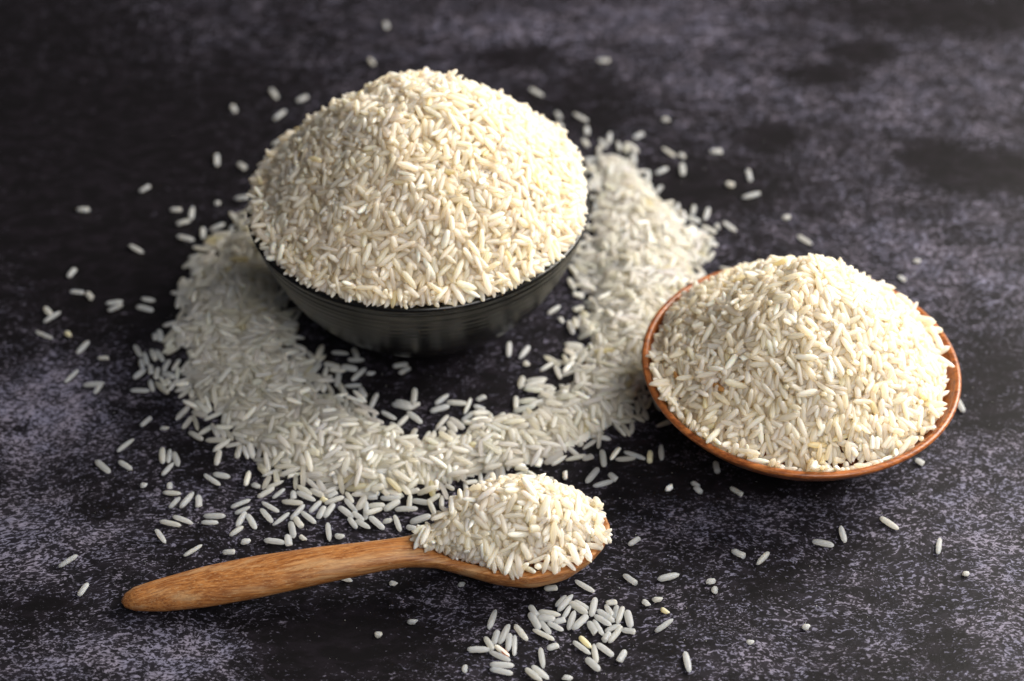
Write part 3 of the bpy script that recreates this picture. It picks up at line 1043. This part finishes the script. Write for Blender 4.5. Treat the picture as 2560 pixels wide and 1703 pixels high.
def spoon_seeds(r_):
    def f(n):
        out = []
        tot = 0
        while tot < n:
            s = r_.uniform(84, 147, n * 3)
            t = r_.uniform(-18, 19, n * 3)
            ds = s - 119
            q = np.sqrt((ds / np.where(ds < 0, 28.0, 25.0)) ** 2 + ((t - 2.6) / 14.0) ** 2)
            ok = (q < 1) & (np.abs(t - sp(LT, s)) < sp(W_, s) - .6)
            ok &= r_.random(len(s)) < np.where(s < 92, .5, 1)
            u = SP_O + s[ok][:, None] * SP_U + t[ok][:, None] * SP_V
            out.append(u)
            tot += len(u)
        return np.concatenate(out)[:n]
    return f


def clamp_spoon(c):
    s, t = loc_sp(c[:, 0], c[:, 1])
    s2 = np.clip(s, 90, 145.0)
    wv = (sp(W_, s2) - 2.2) * np.interp(s2, [90, 96, 112], [.5, .6, 1.0])
    sh_ = np.interp(s2, [90, 112], [1.2, 0])
    t2 = np.clip(t - sp(LT, s2) - sh_, -wv, wv) + sp(LT, s2) + sh_
    c[:, :2] = SP_O + s2[:, None] * SP_U + t2[:, None] * SP_V
    return c


r_ = np.random.default_rng(404)
c, a, Rm, L, R, sh, col = make_heap('rice_heap', H_spoon, spoon_seeds(r_), 640, r_, layers=3.0, lift=.6, clampf=clamp_spoon, warm=1.1)
# the grains that show largest on this heap become things of their own
tc_ = np.array(cam.location) * 1000
view = c - tc_
dist = np.linalg.norm(view, axis=1)
vd = view / dist[:, None]
nfree = max(0, 300 - nh)
# depth test in a coarse picture: a grain counts as on top when nothing lies nearer along its sight line
Fp = _f
xs = (view @ np.array([1., 0, 0])) / (view @ _fw) * Fp
ys = (view @ _up) / (view @ _fw) * Fp
occl = np.zeros(len(c))
for i in range(len(c)):
    near = (np.hypot(xs - xs[i], ys - ys[i]) < 16) & (dist < dist[i] - .6)
    occl[i] = near.sum()
rank = np.argsort(occl * 10 - L)
top = rank[:nfree]
rest = np.setdiff1d(np.arange(len(c)), top)


def spoon_core():
    s = np.linspace(95, 138, 40)
    u = np.linspace(-1, 1, 24)
    S, U = np.meshgrid(s, u)
    Wd = (sp(W_, S) - 3.0) * .8
    T = U * np.maximum(Wd, .3) + sp(LT, S)
    x = SP_O[0] + S * SP_U[0] + T * SP_V[0]
    y = SP_O[1] + S * SP_U[1] + T * SP_V[1]
    z = H_spoon(x.ravel(), y.ravel()) - .4
    ev = np.stack([x.ravel(), y.ravel(), z], 1)
    idx = np.arange(S.size).reshape(S.shape)
    ef = np.stack([idx[:-1, :-1], idx[:-1, 1:], idx[1:, 1:], idx[1:, :-1]], -1).reshape(-1, 4)
    return ev, ef


ev, ef = spoon_core()
me = joined('rice_on_spoon', c[rest], Rm[rest], L[rest], R[rest], sh[rest], col[rest], (ev, ef, CORE_COL))
tag(link('rice_heap', me, M_RICE), 'small pile of white rice heaped in the wooden spoon scoop', 'rice', kind='stuff')

# ------------------------------------------------------------------ single grains as things
HI = {}


def hi_mesh(sid, tone):
    """finer grain mesh for one shape and tone, shared between alike grains"""
    if (sid, tone) in HI:
        return HI[(sid, tone)]
    kd, sd = SHAPES[sid]
    co, fa = grain_shape(kd, sd, 13, 12)
    fa = [f if f[2] != f[3] else f[:3] for f in fa]
    Lr = {'whole': 6.4, 'broken': 4.2, 'chip': 2.4}[kd]
    co = co * np.array([Lr / 2, 1.07, .86]) * MM
    me = mesh_np('rice_grain', co, fa)
    cc = {'plain': (.77, .77, .755, .55), 'dull': (.73, .73, .715, .60), 'cream': (.78, .765, .715, .52), 'chalky': (.92, .92, .90, .15),  # plain, dull, cream: dimmer light on loose grains painted in as darker tones
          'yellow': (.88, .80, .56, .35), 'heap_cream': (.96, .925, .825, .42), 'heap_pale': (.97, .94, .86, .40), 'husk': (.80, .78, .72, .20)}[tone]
    ca = me.attributes.new('grain_colour', 'FLOAT_COLOR', 'POINT')
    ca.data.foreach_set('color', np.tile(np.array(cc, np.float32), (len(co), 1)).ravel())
    me.materials.append(M_HUSK if tone == 'husk' else M_RICE)
    HI[(sid, tone)] = me
    return me


def place_grain(c, Rm, L, R, sid, tone):
    # placed from a packed position
    kd = SHAPES[sid][0]
    Lr = {'whole': 6.4, 'broken': 4.2, 'chip': 2.4}[kd]
    o = bpy.data.objects.new('rice_grain', hi_mesh(sid, tone))
    COL.objects.link(o)
    M = Matrix([[float(Rm[i, j]) for j in range(3)] for i in range(3)]).to_4x4()
    S = Matrix.Diagonal((L / Lr, R, R, 1))
    o.matrix_world = Matrix.Translation([float(v) * MM for v in c]) @ M @ S
    return o


PLACES = [(1175, 1480, 'in the leftmost bunch below the spoon scoop'), (1285, 1415, 'in the middle bunch below the spoon scoop'), (1410, 1430, 'in the rightmost bunch below the spoon scoop'),
          (1380, 1500, 'in the four-grain bunch at bottom centre'), (1240, 1535, 'at the bottom edge below the spoon scoop'), (1330, 1345, 'just under the spoon scoop'),
          (1530, 1390, 'scattered lower right of the spoon scoop'), (950, 1450, 'on bare stone below the spoon neck'), (1480, 1240, 'right of the spoon scoop'), (1620, 1270, 'between spoon scoop and lower right corner'),
          (1620, 1100, 'just in front of the wooden bowl'), (1480, 1060, 'left of the wooden bowl front'), (1390, 1100, 'between rice ring and spoon scoop top'), (1730, 1275, 'on bare stone right of the spoon'),
          (1800, 1480, 'near the bottom right of the stone'), (1960, 1235, 'on bare stone in front of the wooden bowl'), (2160, 1270, 'at the right edge in front of the wooden bowl'), (2110, 1060, 'beside the wooden bowl front right'), (2205, 930, 'touching the right side of the wooden bowl'),
          (2080, 620, 'behind the wooden bowl'), (1840, 540, 'behind and left of the wooden bowl'), (1700, 430, 'on dark stone behind the wooden bowl'), (1560, 360, 'at upper right of the rice ring'), (1400, 340, 'at the upper tip of the rice ring'),
          (1620, 510, 'at the right fringe of the rice ring'), (1310, 240, 'behind the black bowl heap on the right'), (1385, 140, 'far behind the black bowl'), (1490, 300, 'far right behind the black bowl'), (870, 100, 'far behind the black bowl at left'),
          (640, 230, 'behind the black bowl heap on the left'), (520, 380, 'left of the black bowl, far back'), (450, 500, 'at the back left of the rice ring'), (530, 500, 'beside the left rim of black bowl'), (330, 450, 'far left on dark stone'), (190, 480, 'far left edge at the back'),
          (180, 650, 'at the far left beside the dark patch'), (300, 700, 'left of the rice ring'), (110, 740, 'near the left edge halfway up'), (190, 840, 'on pale stone near the left edge'), (340, 830, 'in the clump off the left of ring'),
          (260, 1050, 'on pale stone left of the rice ring'), (395, 1060, 'in the small clump left of the ring front'), (415, 1150, 'in the cluster above the spoon handle end'), (400, 1200, 'just above the spoon handle end'),
          (165, 1310, 'left of the spoon handle tip'), (560, 1190, 'in the star-shaped cluster above the handle'), (690, 1190, 'above the handle, left part'), (800, 1170, 'above the handle, middle part'), (900, 1170, 'above the handle near the neck'), (980, 1150, 'above the spoon neck'),
          (1190, 810, 'in the dark gap right of bowl foot'), (925, 850, 'right in front of the bowl foot'), (830, 840, 'left of the bowl foot'), (930, 930, 'in the small pile in front of bowl foot'), (1040, 920, 'in the dark bay before the bowl foot'), (1100, 930, 'in the dark bay near the ring'),
          (760, 880, 'on the inner edge of the ring, left'), (1290, 715, 'beside the right side of black bowl'), (1180, 880, 'on the inner edge of the ring, right')]
ORD = ['first', 'second', 'third', 'fourth', 'fifth', 'sixth', 'seventh', 'eighth', 'ninth', 'tenth', 'eleventh', 'twelfth', 'thirteenth', 'fourteenth', 'fifteenth', 'sixteenth', 'seventeenth', 'eighteenth', 'nineteenth', 'twentieth']


def lean(dx, dy):
    if abs(dy) < abs(dx) * .3:
        return 'level'
    if abs(dx) < abs(dy) * .3:
        return 'upright'
    return 'right-leaning' if dx * dy < 0 else 'left-leaning'


singles = []
for i, g in enumerate(hand):
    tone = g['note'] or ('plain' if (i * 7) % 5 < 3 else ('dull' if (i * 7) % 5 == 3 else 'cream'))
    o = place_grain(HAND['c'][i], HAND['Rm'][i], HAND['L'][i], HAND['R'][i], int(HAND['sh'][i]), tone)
    look = {'yellow': 'yellowish', 'husk': 'red-streaked', 'chalky': 'chalky'}.get(g['note'], 'white')
    size = {'w': 'whole', 'b': 'broken', 'c': 'tiny'}[g['kind']]
    pl = min(PLACES, key=lambda p: math.hypot(p[0] - g['px'][0], (p[1] - g['px'][1]) * 1.3))[2]
    singles.append((o, f'{size} {look} {lean(*g["d"])} grain', pl, g['px'][0], 'loose rice grains scattered on the stone'))
for i in top:
    tone = 'chalky' if col[i][3] < .2 else ('heap_cream' if i % 3 else 'heap_pale')
    o = place_grain(c[i], Rm[i], L[i], R[i], int(sh[i]), tone)
    s, t = loc_sp(c[i, 0:1], c[i, 1:2])
    zone = 'on the tail of the spoon heap' if s[0] < 100 else ('on the front slope of the spoon heap' if t[0] < -5 else ('on the crown of the spoon heap' if t[0] < 7 else 'on the far slope of the spoon heap'))
    e2 = Rm[i][:, 0]
    size = {'whole': 'whole', 'broken': 'broken', 'chip': 'tiny'}[SHAPES[int(sh[i])][0]]
    singles.append((o, f'{size} {"chalky" if tone == "chalky" else "white"} {lean(e2[0], -(e2 @ _up))} grain', zone, float(xs[i]), 'rice grains on top of the spoon heap'))
bykey = {}
for s_ in singles:
    bykey.setdefault((s_[1], s_[2]), []).append(s_)
for (look, pl), ls in bykey.items():
    ls.sort(key=lambda q: q[3])
    n_ = len(ls)
    for i, s_ in enumerate(ls):
        if n_ == 1:
            lb = f'{look} {pl}'
        elif i == 0:
            lb = f'{look} {pl}, leftmost such'
        elif i == n_ - 1:
            lb = f'{look} {pl}, rightmost such'
        else:
            lb = f'{look} {pl}, {ORD[i]} from left'
        assert len(lb.split()) <= 16, lb
        tag(s_[0], lb, 'rice grain', s_[4])

# ------------------------------------------------------------------ rice dust: crumbs far too small to pick apart
r_ = np.random.default_rng(77)
nd = 520
px = np.concatenate([r_.uniform(-150, 170, 260), r_.normal(20, 45, 260)])
py = np.concatenate([r_.uniform(-140, 130, 260), r_.normal(-105, 22, 260)])
sz = r_.uniform(.07, .2, nd) * (1 + (r_.random(nd) < .05) * .8)
keep = (np.hypot(px - BB[0], py - BB[1]) > 32) & (np.hypot(px - WB[0], py - WB[1]) > 26) & ~in_spoon(px, py, 2)
px, py, sz = px[keep], py[keep], sz[keep]
octa = np.array([[1, 0, 0], [-1, 0, 0], [0, 1, 0], [0, -1, 0], [0, 0, 1], [0, 0, -.4]])
of = [(0, 2, 4), (2, 1, 4), (1, 3, 4), (3, 0, 4), (2, 0, 5), (1, 2, 5), (3, 1, 5), (0, 3, 5)]
vv, ff = [], []
for i in range(len(px)):
    j = octa * r_.uniform(.6, 1.3, (6, 3)) * sz[i]
    t = r_.uniform(0, 6.28)
    j[:, :2] = j[:, :2] @ np.array([[math.cos(t), -math.sin(t)], [math.sin(t), math.cos(t)]])
    ff += [tuple(a_ + 6 * i for a_ in f) for f in of]
    vv.append(j + np.array([px[i], py[i], sz[i] * .5]))
vv = np.concatenate(vv) * MM
me = mesh_np('rice_crumbs', vv, ff, False)
ca = me.attributes.new('grain_colour', 'FLOAT_COLOR', 'POINT')
ca.data.foreach_set('color', np.tile(np.array([.85, .84, .78, .3], np.float32), (len(vv), 1)).ravel())
tag(link('rice_crumbs', me, M_RICE), 'fine white rice dust and crumbs sprinkled over the dark stone', 'rice dust', kind='stuff')
